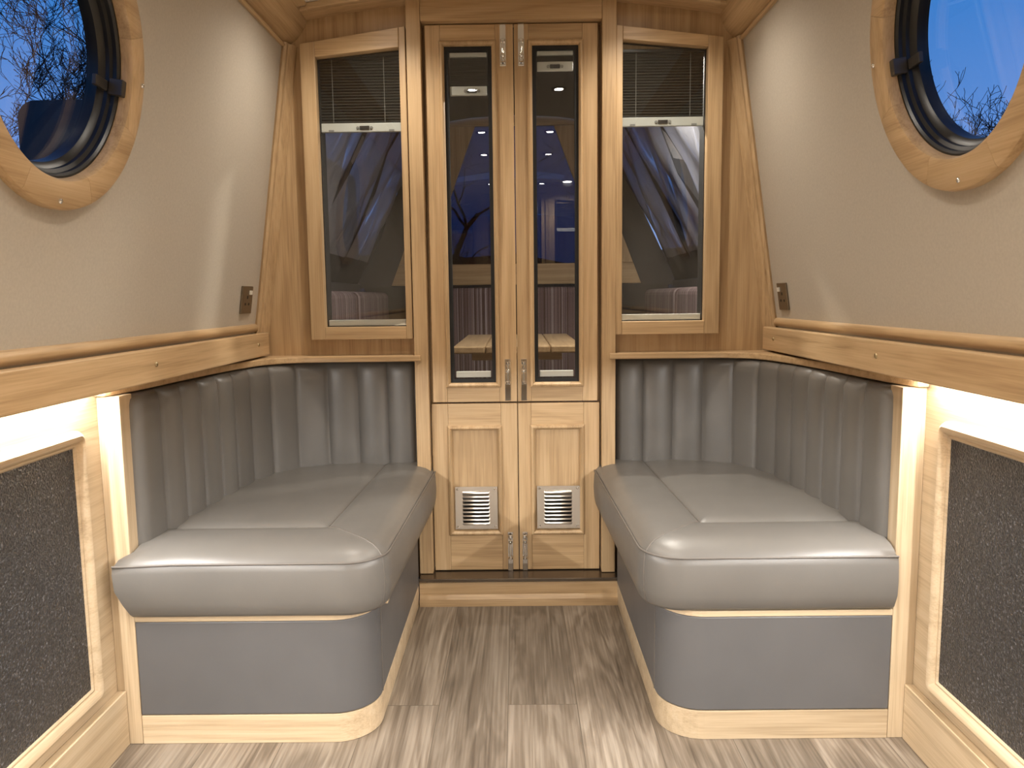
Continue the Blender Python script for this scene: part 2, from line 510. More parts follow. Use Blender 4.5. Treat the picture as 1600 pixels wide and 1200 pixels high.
# ------------------------------------------------------------------ bulkhead wall
# two panels either side of the doors, each cut round its window opening
def bulkhead(side):
    d = SIDES[side]; s = d['s']
    f = lambda a, b, h: (s*a, h, b)
    m = MB()
    qo = 1.0
    wq0, wq1 = WIN[side]['q0']-.006, WIN[side]['q1']+.006
    z0, z1 = WIN[side]['z0']-.006, 1.93
    def pan(poly): m.prism(poly, f, YB, YB+.02)
    qin = .33
    m.prism([(.30, .02), (1.05, .02), (1.05, .90), (.30, .90)], f, 2.83, 2.845)
    m.prism([(.30, .9005), (1.05, .9005), (1.05, .91), (.30, .91)], f, YB+.0205, 2.845)  # unseen cap added to keep deck light off the backrest top
    pan([(qin, .88), (qo, .88), (qo, z0), (qin, z0)])
    pan([(qin, z0), (wq0, z0), (wq0, z1), (qin, z1)])
    pan([(wq1, z0), (qo, z0), (qo, z1), (wq1, z1)])
    pan([(qin, z1), (qo, z1), (qo, ceil_z(.9)+.02), (.6, ceil_z(.6)+.01), (qin, ceil_z(qin)+.01)])
    return m
WIN = {
 'left':  dict(Q0=.366, Q1=.724, q0=.388, q1=.674, Z0=.956, z0=1.0, zt0=2.010, zt1=1.957, gt0=1.942, gt1=1.914),
 'right': dict(Q0=.347, Q1=.709, q0=.369, q1=.658, Z0=.962, z0=1.008, zt0=2.004, zt1=1.961, gt0=1.957, gt1=1.930),
}
for side in SIDES:
    o = bulkhead(side).build('wall_front_' + side, OAK[2])
    tag(o, f'oak veneer bulkhead panel around the {side} side window', 'wall', kind='structure')

# ------------------------------------------------------------------ side walls
trim_no = 4
for side, d in SIDES.items():
    s = d['s']
    A = Vector((s*d['wb'][0], 0, d['wb'][1])); T = Vector((s*d['wt'][0], 0, d['wt'][1]))
    tv = (T-A).normalized(); nv = Vector((-s*abs(tv.z), 0, -abs(tv.x)))   # into the room
    nv = Vector((0, 1, 0)).cross(tv).normalized()
    if nv.x*s > 0: nv = -nv
    d['A'], d['tv'], d['nv'] = A, tv, nv
    H = (T-A).length
    def W(y, q, h=0, A=A, tv=tv, nv=nv): 
        p = A + tv*q + nv*h; return (p.x, y, p.z)
    d['W'] = W
    cy, cs, ro, ri = d['ch']
    # lining with a round hole
    m = MB()
    y0, y1 = cy-.5, cy+.5
    lo, hi = -.03, H+.05
    n = 64
    inner, outer = [], []
    for k in range(n):
        a = 2*math.pi*k/n + math.pi/4
        c_, s_ = math.cos(a), math.sin(a)
        inner.append((cy+(ri+.015)*c_, cs+(ri+.015)*s_))
        tx = ((y1-cy) if c_ > 0 else (y0-cy))/c_ if abs(c_) > 1e-6 else 1e9
        ty = ((hi-cs) if s_ > 0 else (lo-cs))/s_ if abs(s_) > 1e-6 else 1e9
        tt = min(tx, ty)
        outer.append((cy+tt*c_, cs+tt*s_))
    m.rings([[W(*p) for p in inner], [W(*p) for p in outer]], cap=False)
    # corners the radial spread misses
    for (py, ps) in ((y0, lo), (y1, lo), (y0, hi), (y1, hi)):
        near = sorted(outer, key=lambda p: (p[0]-py)**2+(p[1]-ps)**2)
        a_ = min((p for p in outer if abs(p[0]-py) < 1e-6), key=lambda p: abs(p[1]-ps))
        b_ = min((p for p in outer if abs(p[1]-ps) < 1e-6), key=lambda p: abs(p[0]-py))
        if a_ != b_:
            m.faces([W(*a_), W(py, ps), W(*b_)], [(0, 1, 2)])
    m.faces([W(BACK, lo), W(y0, lo), W(y0, hi), W(BACK, hi)], [(0, 1, 2, 3)])
    m.faces([W(y1, lo), W(YB, lo), W(YB, hi), W(y1, hi)], [(0, 1, 2, 3)])
    o = m.build('wall_' + side, LINING)
    tag(o, f'beige lined cabin side wall around the {side} porthole', 'wall', kind='structure')
    # lower hull wall and gunwale underside
    m = MB()
    q = d['wall']
    m.box(s*q, s*(q+.02), BACK, YB+.1, 0, .93)
    o = m.build('wall_%s_lower' % side, LIT_OAK[1])
    tag(o, f'oak lined lower hull wall below the {side} rail', 'wall', kind='structure')
    trim_no += 1
    o = B(s*(d['rail']+.0265), s*(q-.0005), BACK, YB-.01, .919, .972).build('trim_%d' % trim_no, LIT_OAK[1])
    tag(o, f'oak gunwale lining behind the {side} rail', 'trim', kind='structure')
    # cornice, corner trim, dado bead
    prof = [(0, 0), (.012, .004), (.016, .012), (.012, .020), (.020, .022)]
    trim_no += 1
    m = MB()
    c1 = Vector(W(0, H-.004, .0)); c2 = Vector((s*.700, 0, ceil_z(.700)))
    mid = []
    for k in range(9):
        t = k/8
        p = c1.lerp(c2, t); bulge = Vector((-s*.5, 0, -.86))*(.016*math.sin(math.pi*t))
        mid.append(p + bulge)
    bead = [Vector(W(0, H-.016, 0)), Vector(W(0, H-.016, .009)), Vector(W(0, H-.010, .013)), Vector(W(0, H-.004, .009))]
    back = [Vector((s*.72, 0, ceil_z(.72)+.012)), Vector((s*.82, 0, 2.02)), Vector(W(0, H-.016, -.01))]
    pr = bead + mid + back
    m.rings([[(p.x, BACK, p.z) for p in pr], [(p.x, YB, p.z) for p in pr]])
    o = m.build('trim_%d' % trim_no, OAK[1], smooth=35)
    tag(o, f'rounded oak cornice along the top of the {side} wall', 'trim', kind='structure')
    trim_no += 1
    m = MB()
    # vertical corner trim following the leaning wall: closed section swept from gunwale to cornice
    def sec(q):
        pts = [(0, 0, 0), (-.035, .004, 0), (-.040, .012, 0), (-.033, .020, 0), (-.012, .034, 0), (0, .042, 0), (.0, .0, 0)]
        base = [(YB-.002, 0.0), (YB-.044, .0), (YB-.048, .008), (YB-.042, .016), (YB-.030, .018), (YB-.020, .030), (YB-.002, .040)]
        return [W(y, q, h) for y, h in base]
    m.rings([sec(-.022), sec(H+.0)])
    o = m.build('trim_%d' % trim_no, OAK[2], smooth=35)
    tag(o, f'leaning oak corner trim between the {side} wall and bulkhead', 'trim', kind='structure')
    trim_no += 1
    m = MB()
    sec2 = [(.014*math.cos(R(a))*1.15, .0155*math.sin(R(a))) for a in range(-90, 91, 15)]
    b0 = Vector(W(0, -.002, 0))
    xw = d['wb'][0]+.003
    pr = [(s*(xw-c*1.0), 1.0005+zz) for c, zz in sec2]
    m.rings([[(x, BACK, z) for x, z in pr], [(x, YB-.046, z) for x, z in pr]])
    o = m.build('trim_%d' % trim_no, OAK[1], smooth=50)
    tag(o, f'half round oak bead above the {side} rail', 'trim', kind='structure')
    # skirting
    o = B(s*d['skirt'], s*q, BACK, 1.799, 0, .141).build('baseboard_' + side, LIT_OAK[1], bevel=.002)
    tag(o, f'oak skirting board at the foot of the {side} wall', 'baseboard', kind='structure')

# ------------------------------------------------------------------ portholes
win_no = 2
for side, d in SIDES.items():
    s = d['s']; W = d['W']; nv = d['nv']
    cy, cs, ro, ri = d['ch']
    win_no += 1
    c = Vector(W(cy, cs, 0))
    p = thing('window_%d' % win_no, f'round porthole with oak surround and black frame in the {side} wall', 'porthole', c, kind='structure')
    RP = [(ro, -.004), (ro, .012), (ro-.003, .018), (ro-.010, .021), (ri+.010, .022), (ri+.003, .019), (ri, .013), (ri, -.005), (ri+.012, -.005), (ri+.02, -.004)]
    for k in range(8):
        a0 = 22.5+45*k
        m = MB()
        m.rings([[W(cy+r_*math.cos(R(a0+.06+44.88*j/12)), cs+r_*math.sin(R(a0+.06+44.88*j/12)), h_) for r_, h_ in RP] for j in range(13)])
        m.build('ring_segment', OAK[2] if k in (3, 7) else OAK[1], p, smooth=35)
    g = .206*ri/.232
    MB().lathe([(ri+.006, -.0055), (ri-.004, -.0055), (ri-.008, -.010), (ri-.008, -.018), (ri-.015, -.022), (ri-.015, -.030), (g+.005, -.034), (g, -.040),
                (g, -.064), (g+.02, -.068), (ri+.012, -.068), (ri+.012, -.0055)], c, nv, n=96, wrap=True).build('black_frame', BLACK, p, smooth=35)
    MB().lathe([(g+.003, -.052), (g+.003, -.049)], c, nv, n=96, cap=True).build('pane', PORTGLASS, p)
    # latches on the frame
    for ang in (0, 180):
        a = R(ang - 3)
        u_, v_ = math.cos(a), math.sin(a)
        m = MB()
        rr = ri-.004
        y_, q_ = cy+rr*u_, cs+rr*v_
        m2 = MB()
        pts = []
        for h in (-.022, .008):
            for dq in (-.017, .017):
                for dr in (-.012, .006):
                    pts.append(W(cy+(rr+dr)*u_, cs+(rr+dr)*v_+dq, h))
        m2.faces(pts, [(0, 1, 3, 2), (4, 6, 7, 5), (0, 4, 5, 1), (2, 3, 7, 6), (0, 2, 6, 4), (1, 5, 7, 3)])
        k = m2.build('latch', DARKCLIP, p, bevel=.002)
        # arm reaching across the frame onto the pane
        m3 = MB(); pts = []
        for h in (-.034, -.024):
            for dq in (-.011, .011):
                for dr in (-.055, -.008):
                    pts.append(W(cy+(rr+dr)*u_, cs+(rr+dr)*v_+dq, h))
        m3.faces(pts, [(0, 1, 3, 2), (4, 6, 7, 5), (0, 4, 5, 1), (2, 3, 7, 6), (0, 2, 6, 4), (1, 5, 7, 3)])
        m3.build('latch_arm', DARKCLIP, k, bevel=.002)
    rs = (ro+ri)/2+.012
    for ang in (2, 92, 182, 270):
        a = R(ang)
        outward_screw(p, 'screw', W(cy+rs*math.cos(a), cs+rs*math.sin(a), .0215), nv, .0055, CHROME)

# ------------------------------------------------------------------ door frame
fr = thing('trim_13', 'oak door frame of two posts and a header around the doors', 'door frame', (0, 2.72, .1), kind='structure')
B(-.362, -.314, 2.70, YB+.03, .10, 2.096).build('post', OAK[2], fr, bevel=.002)
B(.299, .347, 2.70, YB+.03, .10, 2.096).build('post', OAK[2], fr, bevel=.002)
B(-.3135, .2985, 2.702, YB+.03, 2.024, 2.1045).build('header', OAK[0], fr, bevel=.002)

for x0, x1 in ((-.3135, -.288), (.272, .2985)):
    B(x0, x1, YB+.018, YB+.03, .725, 2.0235).build('stop', OAK[2], fr)

# step
st = thing('door_step', 'oak step with dark metal tread at the foot of the double doors', 'step', (0, 2.66, 0))
B(-.360, .352, 2.656, 2.80, .0, .084).build('riser', OAK[0], st, bevel=.001)
m = MB()
pr = [(2.656, 0), (2.638, 0), (2.638, .018), (2.640, .026), (2.646, .031), (2.649, .036), (2.656, .040)]
m.rings([[(-.358, y, z) for y, z in pr], [(.350, y, z) for y, z in pr]])
m.build('moulding', OAK[0], st, smooth=35)
B(-.361, .353, 2.648, 2.80, .0855, .0985).build('tread_plate', TREAD, st, bevel=.002)

# ------------------------------------------------------------------ doors
YD = 2.73
fd = lambda a, b, h: (a, YD - h, b)
BEAD = [(0, 0), (0, .004), (.004, .010), (.009, .012), (.013, .009), (.017, .002), (.017, -.012), (0, -.012)]

def bolt(parent, xc, z0, z1, kind):
    """chrome door bolt: plate, sliding barrel, guides and finger knob"""
    w_ = .0105 if kind != 'low' else .0095
    k = B(xc-w_, xc+w_, YD-.0035, YD-.0002, z0, z1).build('bolt', CHROME, parent, bevel=.0012)
    f = Vector((xc, YD-.0105, 0))
    L = z1-z0
    if kind == 'top':
        zb0, zb1, zk = z0+.01, z0+.088, z0+.028
    elif kind == 'mid':
        zb0, zb1, zk = z0+.06, z1-.008, z1-.042
    else:
        zb0, zb1, zk = z0+L*.30, z1-.008, z1-.030
    n = 14
    MB().tube([(xc, YD-.0100, zb0), (xc, YD-.0100, zb1)], .0042, n).build('barrel', CHROME, k, smooth=40)
    for zc in ((zb0+.006), (zb1-.006)):
        MB().tube([(xc, YD-.0098, zc-.006), (xc, YD-.0098, zc-.004), (xc, YD-.0098, zc+.004), (xc, YD-.0098, zc+.006)], [.006, .0085, .0085, .006], n).build('guide', CHROME, k, smooth=40)
    MB().lathe([(.004, 0), (.0045, .006), (.0075, .012), (.0080, .017), (.005, .021), (.0001, .0215)], (xc, YD-.0125, zk), (0, -1, 0), n=16).build('knob', CHROME, k, smooth=60)
    return k

def glazed_door(num, x0, x1, gx0, gx1, bx, label, blind_z):
    dr = thing('door_%d' % num, label, 'door', ((x0+x1)/2, YD, .725), kind='structure')
    z0, z1 = .7255, 2.020
    gz0, gz1 = .797, 1.948
    o = .015
    B(x0, gx0-o+.0, YD, YD+.036, z0, z1).build('stile', OAK[2], dr, bevel=.0015)
    B(gx1+o, x1, YD, YD+.036, z0, z1).build('stile', OAK[2], dr, bevel=.0015)
    B(gx0-o+.0003, gx1+o-.0003, YD+.0003, YD+.036, z0, gz0-o).build('rail', OAK[0], dr, bevel=.0015)
    B(gx0-o+.0003, gx1+o-.0003, YD+.0003, YD+.036, gz1+o, z1).build('rail', OAK[0], dr, bevel=.0015)
    MB().mould((gx0-o-.004, gx1+o+.004, gz0-o-.004, gz1+o+.004), [(0, 0)]+BEAD[1:], fd).build('glazing_bead', OAK[2], dr, smooth=30)
    MB().mould((gx0-.003, gx1+.003, gz0-.003, gz1+.003), [(0, -.006), (.014, -.007), (.014, -.020), (0, -.020)], fd).build('seal', RUBBER, dr)
    B(gx0-.002, gx1+.002, YD+.014, YD+.018, gz0-.002, gz1+.002).build('pane', GLASS, dr)
    bolt(dr, bx, 1.881, 2.020, 'top')
    bolt(dr, bx+(.003 if bx < 0 else -.002), .729, .879, 'mid')
    return dr

def lower_door(num, x0, x1, px0, px1, vx0, vx1, bx, label):
    dr = thing('door_%d' % num, label, 'door', ((x0+x1)/2, YD, .105), kind='structure')
    z0, z1 = .102, .7195
    pz0, pz1 = .237, .637
    B(x0, px0, YD, YD+.036, z0, z1).build('stile', OAK[2], dr, bevel=.0015)
    B(px1, x1, YD, YD+.036, z0, z1).build('stile', OAK[2], dr, bevel=.0015)
    B(px0+.0003, px1-.0003, YD+.0003, YD+.036, z0, pz0).build('rail', OAK[0], dr, bevel=.0015)
    B(px0+.0003, px1-.0003, YD+.0003, YD+.036, pz1, z1).build('rail', OAK[0], dr, bevel=.0015)
    B(px0-.003, px1+.003, YD+.010, YD+.022, pz0-.003, pz1+.003).build('panel', OAK[2], dr)
    MB().mould((px0-.003, px1+.003, pz0-.003, pz1+.003), BEAD, fd).build('panel_bead', OAK[2], dr, smooth=30)
    # louvred steel vent with nine slots
    vz0, vz1 = .257, .415
    v = MB()
    yv = YD-.001
    m_ = .030
    sx0, sx1 = vx0+.027, vx1-.030
    nz = 9
    pitch_ = (vz1-vz0-.030)/nz
    v.box(vx0, sx0, yv, yv+.0022, vz0, vz1); v.box(sx1, vx1, yv, yv+.0022, vz0, vz1)
    v.box(sx0, sx1, yv, yv+.0022, vz0, vz0+.015); v.box(sx0, sx1, yv, yv+.0022, vz1-.015, vz1)
    vent = v.build('vent', STEEL, dr)
    for k in range(nz):
        zb = vz0+.015+pitch_*k
        pr = [(yv+.0022, zb+pitch_), (yv-.001, zb+pitch_*.97), (yv-.007, zb+pitch_*.62), (yv-.0085, zb+pitch_*.38), (yv-.0068, zb+pitch_*.34), (yv-.004, zb+pitch_*.60), (yv+.0008, zb+pitch_*.86)]
        MB().rings([[(sx0-.001, y, z) for y, z in pr], [(sx0+.003, y-.0012, z) for y, z in pr], [(sx1-.003, y-.0012, z) for y, z in pr], [(sx1+.001, y, z) for y, z in pr]]).build('louvre', STEEL, vent, smooth=40)
    B(sx0, sx1, yv+.0065, yv+.0085, vz0+.015, vz1-.015).build('vent_backing', SOCKHOLE, vent)
    for cx in (vx0+.009, vx1-.009):
        for cz in (vz0+.009, vz1-.009):
            outward_screw(vent, 'vent_screw', (cx, yv, cz), (0, -1, 0), .0042, CHROME)
    bolt(dr, bx, .100, .245, 'low')
    return dr

glazed_door(1, -.303, -.0015, -.236, -.078, -.0365, 'tall glazed oak upper door on the left with half raised short blind', 0)
glazed_door(2, .0015, .287, .065, .219, .0255, 'tall glazed oak upper door on the right with fully raised blind', 0)
lower_door(3, -.309, -.0015, -.251, -.060, -.231, -.077, -.0315, 'lower left oak door with a plain steel louvred vent')
lower_door(4, .0015, .294, .048, .237, .067, .2235, .0215, 'lower right oak door with steel louvred vent beside the right bench')

# ------------------------------------------------------------------ blinds
def blind(label, q0, q1, ztop, zbar, cords, ztop1=None, s=1, y=2.752, pleat=.0095, chan=None, headrail=True, tilt=0):
    """pleated blind: pleats, cream bottom bar with latch, lift cords, cream sill channel"""
    x0, x1 = (q0, q1) if s > 0 else (-q1, -q0)
    b = thing('pleated_blind', label, 'blind', ((x0+x1)/2, y, zbar), 'pleated blinds in the windows and doors')
    n = max(2, int(round((ztop-zbar)/pleat)))
    zz = [(zbar + (ztop-zbar)*i/(2*n), (y-.004 if i % 2 else y+.004)) for i in range(2*n+1)]
    rings = [[(x0+.002, yy, z) for z, yy in zz] + [(x0+.002, yy+.0012, z) for z, yy in zz[::-1]],
             [(x1-.002, yy, z) for z, yy in zz] + [(x1-.002, yy+.0012, z) for z, yy in zz[::-1]]]
    MB().rings(rings).build('pleats', BLIND, b)
    bh = .030
    bar = B(x0+.001, x1-.001, y-.007, y+.007, zbar-bh, zbar).build('bottom_bar', CREAM, b, bevel=.002)
    xc = (x0+x1)/2 + (.012 if s < 0 else 0)
    B(xc-.017, xc+.017, y-.0105, y-.0072, zbar-.023, zbar-.010).build('catch', DARKCLIP, bar, bevel=.001)
    for sg in (-1, 1):
        MB().lathe([(.0052, 0), (.0052, .003), (.004, .0042), (.0001, .0042)], (xc+sg*.0235, y-.0072, zbar-.0165), (0, -1, 0), n=14).build('button', GREYCLIP, bar, smooth=40)
    if cords:
        for fx in cords:
            xx = lerp(x0, x1, fx)
            MB().tube([(xx, y-.0058, zbar+.002), (xx, y-.0058, ztop-.002)], .0011, 6).build('cord', CORD, b)
        for fx in (.13, .88):
            xx = lerp(x0, x1, fx)
            B(xx-.009, xx+.009, y-.010, y-.0072, zbar-bh+.0005, zbar-bh+.007).build('clip', GREYCLIP, bar)
    if headrail:
        B(x0+.001, x1-.001, y-.008, y+.008, ztop, ztop+headrail).build('head_rail', CREAM if headrail < .02 and not cords else DARKCLIP, b, bevel=.0015)
    if chan:
        B(x0+.002, x1-.002, y-.010, y+.008, chan[0], chan[1]).build('sill_channel', CREAM, b, bevel=.002)
    return b

blind('dark pleated blind drawn a quarter down in the left side window', .392, .671, 1.926, 1.704, (.16, .80), s=-1, chan=(1.0025, 1.024), headrail=.014)
blind('dark pleated blind drawn a quarter down in the right side window', .372, .655, 1.926, 1.710, (.17, .83), s=1, chan=(1.0105, 1.032), headrail=.010)
blind('short pleated blind a little lowered in the left glazed door', .0925, .2215, 1.920, 1.823, None, s=-1, y=2.757, pleat=.006, chan=(.812, .834), headrail=.014)
blind('fully raised pleated blind at the top of the right glazed door', .0795, .2045, 1.922, 1.901, None, s=1, y=2.757, pleat=.004, chan=(.812, .834), headrail=.014)

# ------------------------------------------------------------------ side windows
for i, side in enumerate(('left', 'right')):
    d = WIN[side]; s = SIDES[side]['s']
    yf = 2.704
    f = lambda a, b, h, s=s: (s*a, h, b)
    win = thing('window_%d' % (i+1), f'tall oak framed side window with sloping head on the {side} of the doors', 'window', (s*(d['Q0']+d['Q1'])/2, yf, d['Z0']), kind='structure')
    def top(q): return lerp(d['zt0'], d['zt1'], (q-d['Q0'])/(d['Q1']-d['Q0']))
    def gt(q): return lerp(d['gt0'], d['gt1'], (q-d['q0'])/(d['q1']-d['q0']))
    y1 = YB-.0005
    MB().prism([(d['Q0'], d['Z0']), (d['q0'], d['Z0']), (d['q0'], top(d['q0'])), (d['Q0'], top(d['Q0']))], f, yf, y1).build('stile', OAK[2], win, bevel=.002)
    MB().prism([(d['q1'], d['Z0']), (d['Q1'], d['Z0']), (d['Q1'], top(d['Q1'])), (d['q1'], top(d['q1']))], f, yf, y1).build('stile', OAK[2], win, bevel=.002)
    e = .0004
    MB().prism([(d['q0']+e, d['Z0']), (d['q1']-e, d['Z0']), (d['q1']-e, d['z0']), (d['q0']+e, d['z0'])], f, yf+e, y1).build('rail', OAK[0], win, bevel=.002)
    MB().prism([(d['q0']+e, gt(d['q0'])), (d['q1']-e, gt(d['q1'])), (d['q1']-e, top(d['q1']-e)), (d['q0']+e, top(d['q0']+e))], f, yf+e, y1).build('head', OAK[0], win, bevel=.002)
    # black reveal behind the frame, then the pane
    m = MB()
    qa, qb, za, zb, zc = d['q0'], d['q1'], d['z0'], gt(d['q0']), gt(d['q1'])
    ou = [(qa-.005, za-.005), (qb+.005, za-.005), (qb+.005, zc+.005), (qa-.005, zb+.005)]
    inn = [(qa+.003, za+.003), (qb-.003, za+.003), (qb-.003, zc-.003), (qa+.003, zb-.003)]
    y2 = y1+.055
    m.rings([[f(a, b, y2) for a, b in ou], [f(a, b, y1-.012) for a, b in [(qa+.0005, za+.0005), (qb-.0005, za+.0005), (qb-.0005, zc-.0005), (qa+.0005, zb-.0005)]],
             [f(a, b, y1-.012) for a, b in inn], [f(a, b, y2) for a, b in inn]], wrap=True)
    m.build('seal', RUBBER, win)
    MB().prism(inn, f, y1-.020, y1-.017).build('pane', GLASS, win)

# ------------------------------------------------------------------ grab rails with brass screws
for side, d in SIDES.items():
    s = d['s']
    r = thing('grab_rail', f'long oak rail board with brass screws along the {side} wall', 'rail', (s*d['rail'], 1.0, .905), 'oak side rails')
    B(s*d['rail'], s*(d['rail']+.026), BACK, 2.715, .905, .984).build('board', OAK[1], r, bevel=.0035)
    for yy in (2.60, 1.855, 1.10, .35):
        outward_screw(r, 'screw', (s*d['rail'], yy, .947), (-s, 0, 0), .0062, BRASS)

# ------------------------------------------------------------------ sockets
for side, d in SIDES.items():
    s = d['s']; W = d['W']; nv = d['nv']
    y0, y1 = (2.535, 2.632) if side == 'left' else (2.562, 2.648)
    q0, q1 = (.051, .143) if side == 'left' else (.041, .132)
    c = W((y0+y1)/2, q0, 0)
    so = thing('wall_socket', f'dark bronze switched socket plate on the {side} wall above the rail', 'socket', c, 'bronze wall sockets')
    def slab(name, ya, yb, qa, qb, h0, h1, mat, par, bev=.0015):
        pts = [W(y, q, h) for h in (h0, h1) for q in (qa, qb) for y in (ya, yb)]
        return MB().faces(pts, [(0, 1, 3, 2), (4, 6, 7, 5), (0, 4, 5, 1), (2, 3, 7, 6), (0, 2, 6, 4), (1, 5, 7, 3)]).build(name, mat, par, bevel=bev)
    slab('plate', y0, y1, q0, q1, .0005, .007, PLATE, so)
    ym = (y0+y1)/2
    slab('switch', ym+.012, ym+.034, q1-.028, q1-.014, .007, .011, CREAM, so, .001)
    slab('pin_hole', ym-.006, ym+.006, q0+.050, q0+.060, .0068, .0074, SOCKHOLE, so, 0)
    slab('pin_hole', ym-.022, ym-.010, q0+.028, q0+.036, .0068, .0074, SOCKHOLE, so, 0)
    slab('pin_hole', ym+.010, ym+.022, q0+.028, q0+.036, .0068, .0074, SOCKHOLE, so, 0)

# ------------------------------------------------------------------ lower wall panels
for side, d in SIDES.items():
    s = d['s']; q = d['wall']
    f = lambda a, b, h, s=s, q=q: (s*(q-h), a, b)
    wp = thing('wall_panel', f'black pebbled panel in an oak bead frame low on the {side} wall', 'panel', (s*q, 1.0, .17), 'black lower wall panels')
    ya, yb, za, zb = .20, 1.722, .168, .812
    PR = [(0, .0005), (0, .008), (.005, .015), (.012, .019), (.020, .018), (.027, .012), (.030, .007), (.034, .008), (.038, .005), (.040, .0005)]
    # rounded corners on the bead
    rr = .030
    def rrect(dd):
        a0, a1, b0, b1 = ya+dd, yb-dd, za+dd, zb-dd
        r_ = max(.0025, rr-dd*1.3)
        pts = []
        for (cx, cz, a_) in ((a1-r_, b1-r_, 0), (a0+r_, b1-r_, 90), (a0+r_, b0+r_, 180), (a1-r_, b0+r_, 270)):
            for k in range(7):
                an = R(a_+15*k); pts.append((cx+r_*math.cos(an), cz+r_*math.sin(an)))
        return pts
    MB().rings([[f(a, b, h) for a, b in rrect(dd)] for dd, h in PR], wrap=True).build('bead_frame', LIT_OAK[1], wp, smooth=32)
    MB().prism([(ya+.036, za+.036), (yb-.036, za+.036), (yb-.036, zb-.036), (ya+.036, zb-.036)], f, .0005, .004).build('panel', PEBBLE, wp)

# ------------------------------------------------------------------ LED strips under the gunwales
for side, d in SIDES.items():
    s = d['s']; q = d['wall']-.014
    le = thing('light_strip', f'glowing strip light tucked under the {side} rail', 'strip light', (s*q, .9, .9), 'strip lights under the rails')
    B(s*(q-.006), s*(q+.006), -2.0, 1.755, .9155, .9188).build('channel', CREAM, le)
    B(s*(q-.005), s*(q+.005), -1.998, 1.75, .9135, .9153).build('diffuser', LEDEM, le)
    ld = bpy.data.lights.new('led_light', 'AREA'); ld.shape = 'RECTANGLE'; ld.size = 3.74; ld.size_y = .012
    ld.energy = LED_W; ld.color = COOL
    lo = bpy.data.objects.new('led_light', ld); COL.objects.link(lo)
    # the strip faces down and a little into the room
    zx = Vector((s*.64, 0, .768)); xx = Vector((0, 1, 0)); yy_ = zx.cross(xx)
    lm = Matrix((xx, yy_, zx)).transposed().to_4x4(); lm.translation = (s*(q-.007), -.12, .9125)
    lo.matrix_world = lm

# ------------------------------------------------------------------ ceiling lights
def downlight(x, y, power):
    z = ceil_z(x)
    lab = 'small round warm ceiling light set in the cabin roof'
    c = thing('ceiling_light', lab, 'ceiling light', (x, y, z), 'round ceiling lights')
    MB().lathe([(.022, -.004), (.034, -.006), (.038, -.003), (.039, .001), (.022, .001)], (x, y, z-.001), (0, 0, 1), n=28, wrap=True).build('ring', LAMPRING, c, smooth=40)
    MB().lathe([(.0225, -.0035), (.0225, -.001)], (x, y, z-.001), (0, 0, 1), n=28, cap=True).build('lens', LAMPEM, c)
    ld = bpy.data.lights.new('spot', 'SPOT'); ld.energy = power; ld.color = WARM; ld.shadow_soft_size = .022
    ld.spot_size = R(140); ld.spot_blend = 1.0
    o = bpy.data.objects.new('spot', ld); COL.objects.link(o); o.location = (x, y, z-.012)
for x, y, p in ((-.46, 2.42, .68), (.44, 2.42, .68), (-.205, 1.58, .40), (.22, 1.58, .40), (-.205, .60, 1.05), (.22, .60, 1.05), (-.22, -.15, 1), (.24, -.15, 1), (-.22, -1.6, .5), (.24, -1.6, .5)):
    downlight(x, y, SPOT_W*p)

# ------------------------------------------------------------------ benches
def rounded(q0, q1, y0, y1, r, n=10, q0b=None):
    """plan outline: aisle side q0 (q0b at the far end), outer side q1, front y0, far y1; rounded aisle/front corner"""
    q0b = q0 if q0b is None else q0b
    pts = []
    m_ = 14
    for k in range(m_+1): pts.append((lerp(q1, q0+r, k/m_), y0))
    for k in range(1, n+1):
        a = R(270-90*k/n); pts.append((q0+r+r*math.cos(a), y0+r+r*math.sin(a)))
    for k in range(1, m_+1):
        t = k/m_; pts.append((lerp(q0, q0b, t), lerp(y0+r, y1, t)))
    pts.append((lerp(q0b, q1, .5), y1))
    pts.append((q1, y1))
    pts.append((q1, lerp(y0, y1, .5)))
    return pts

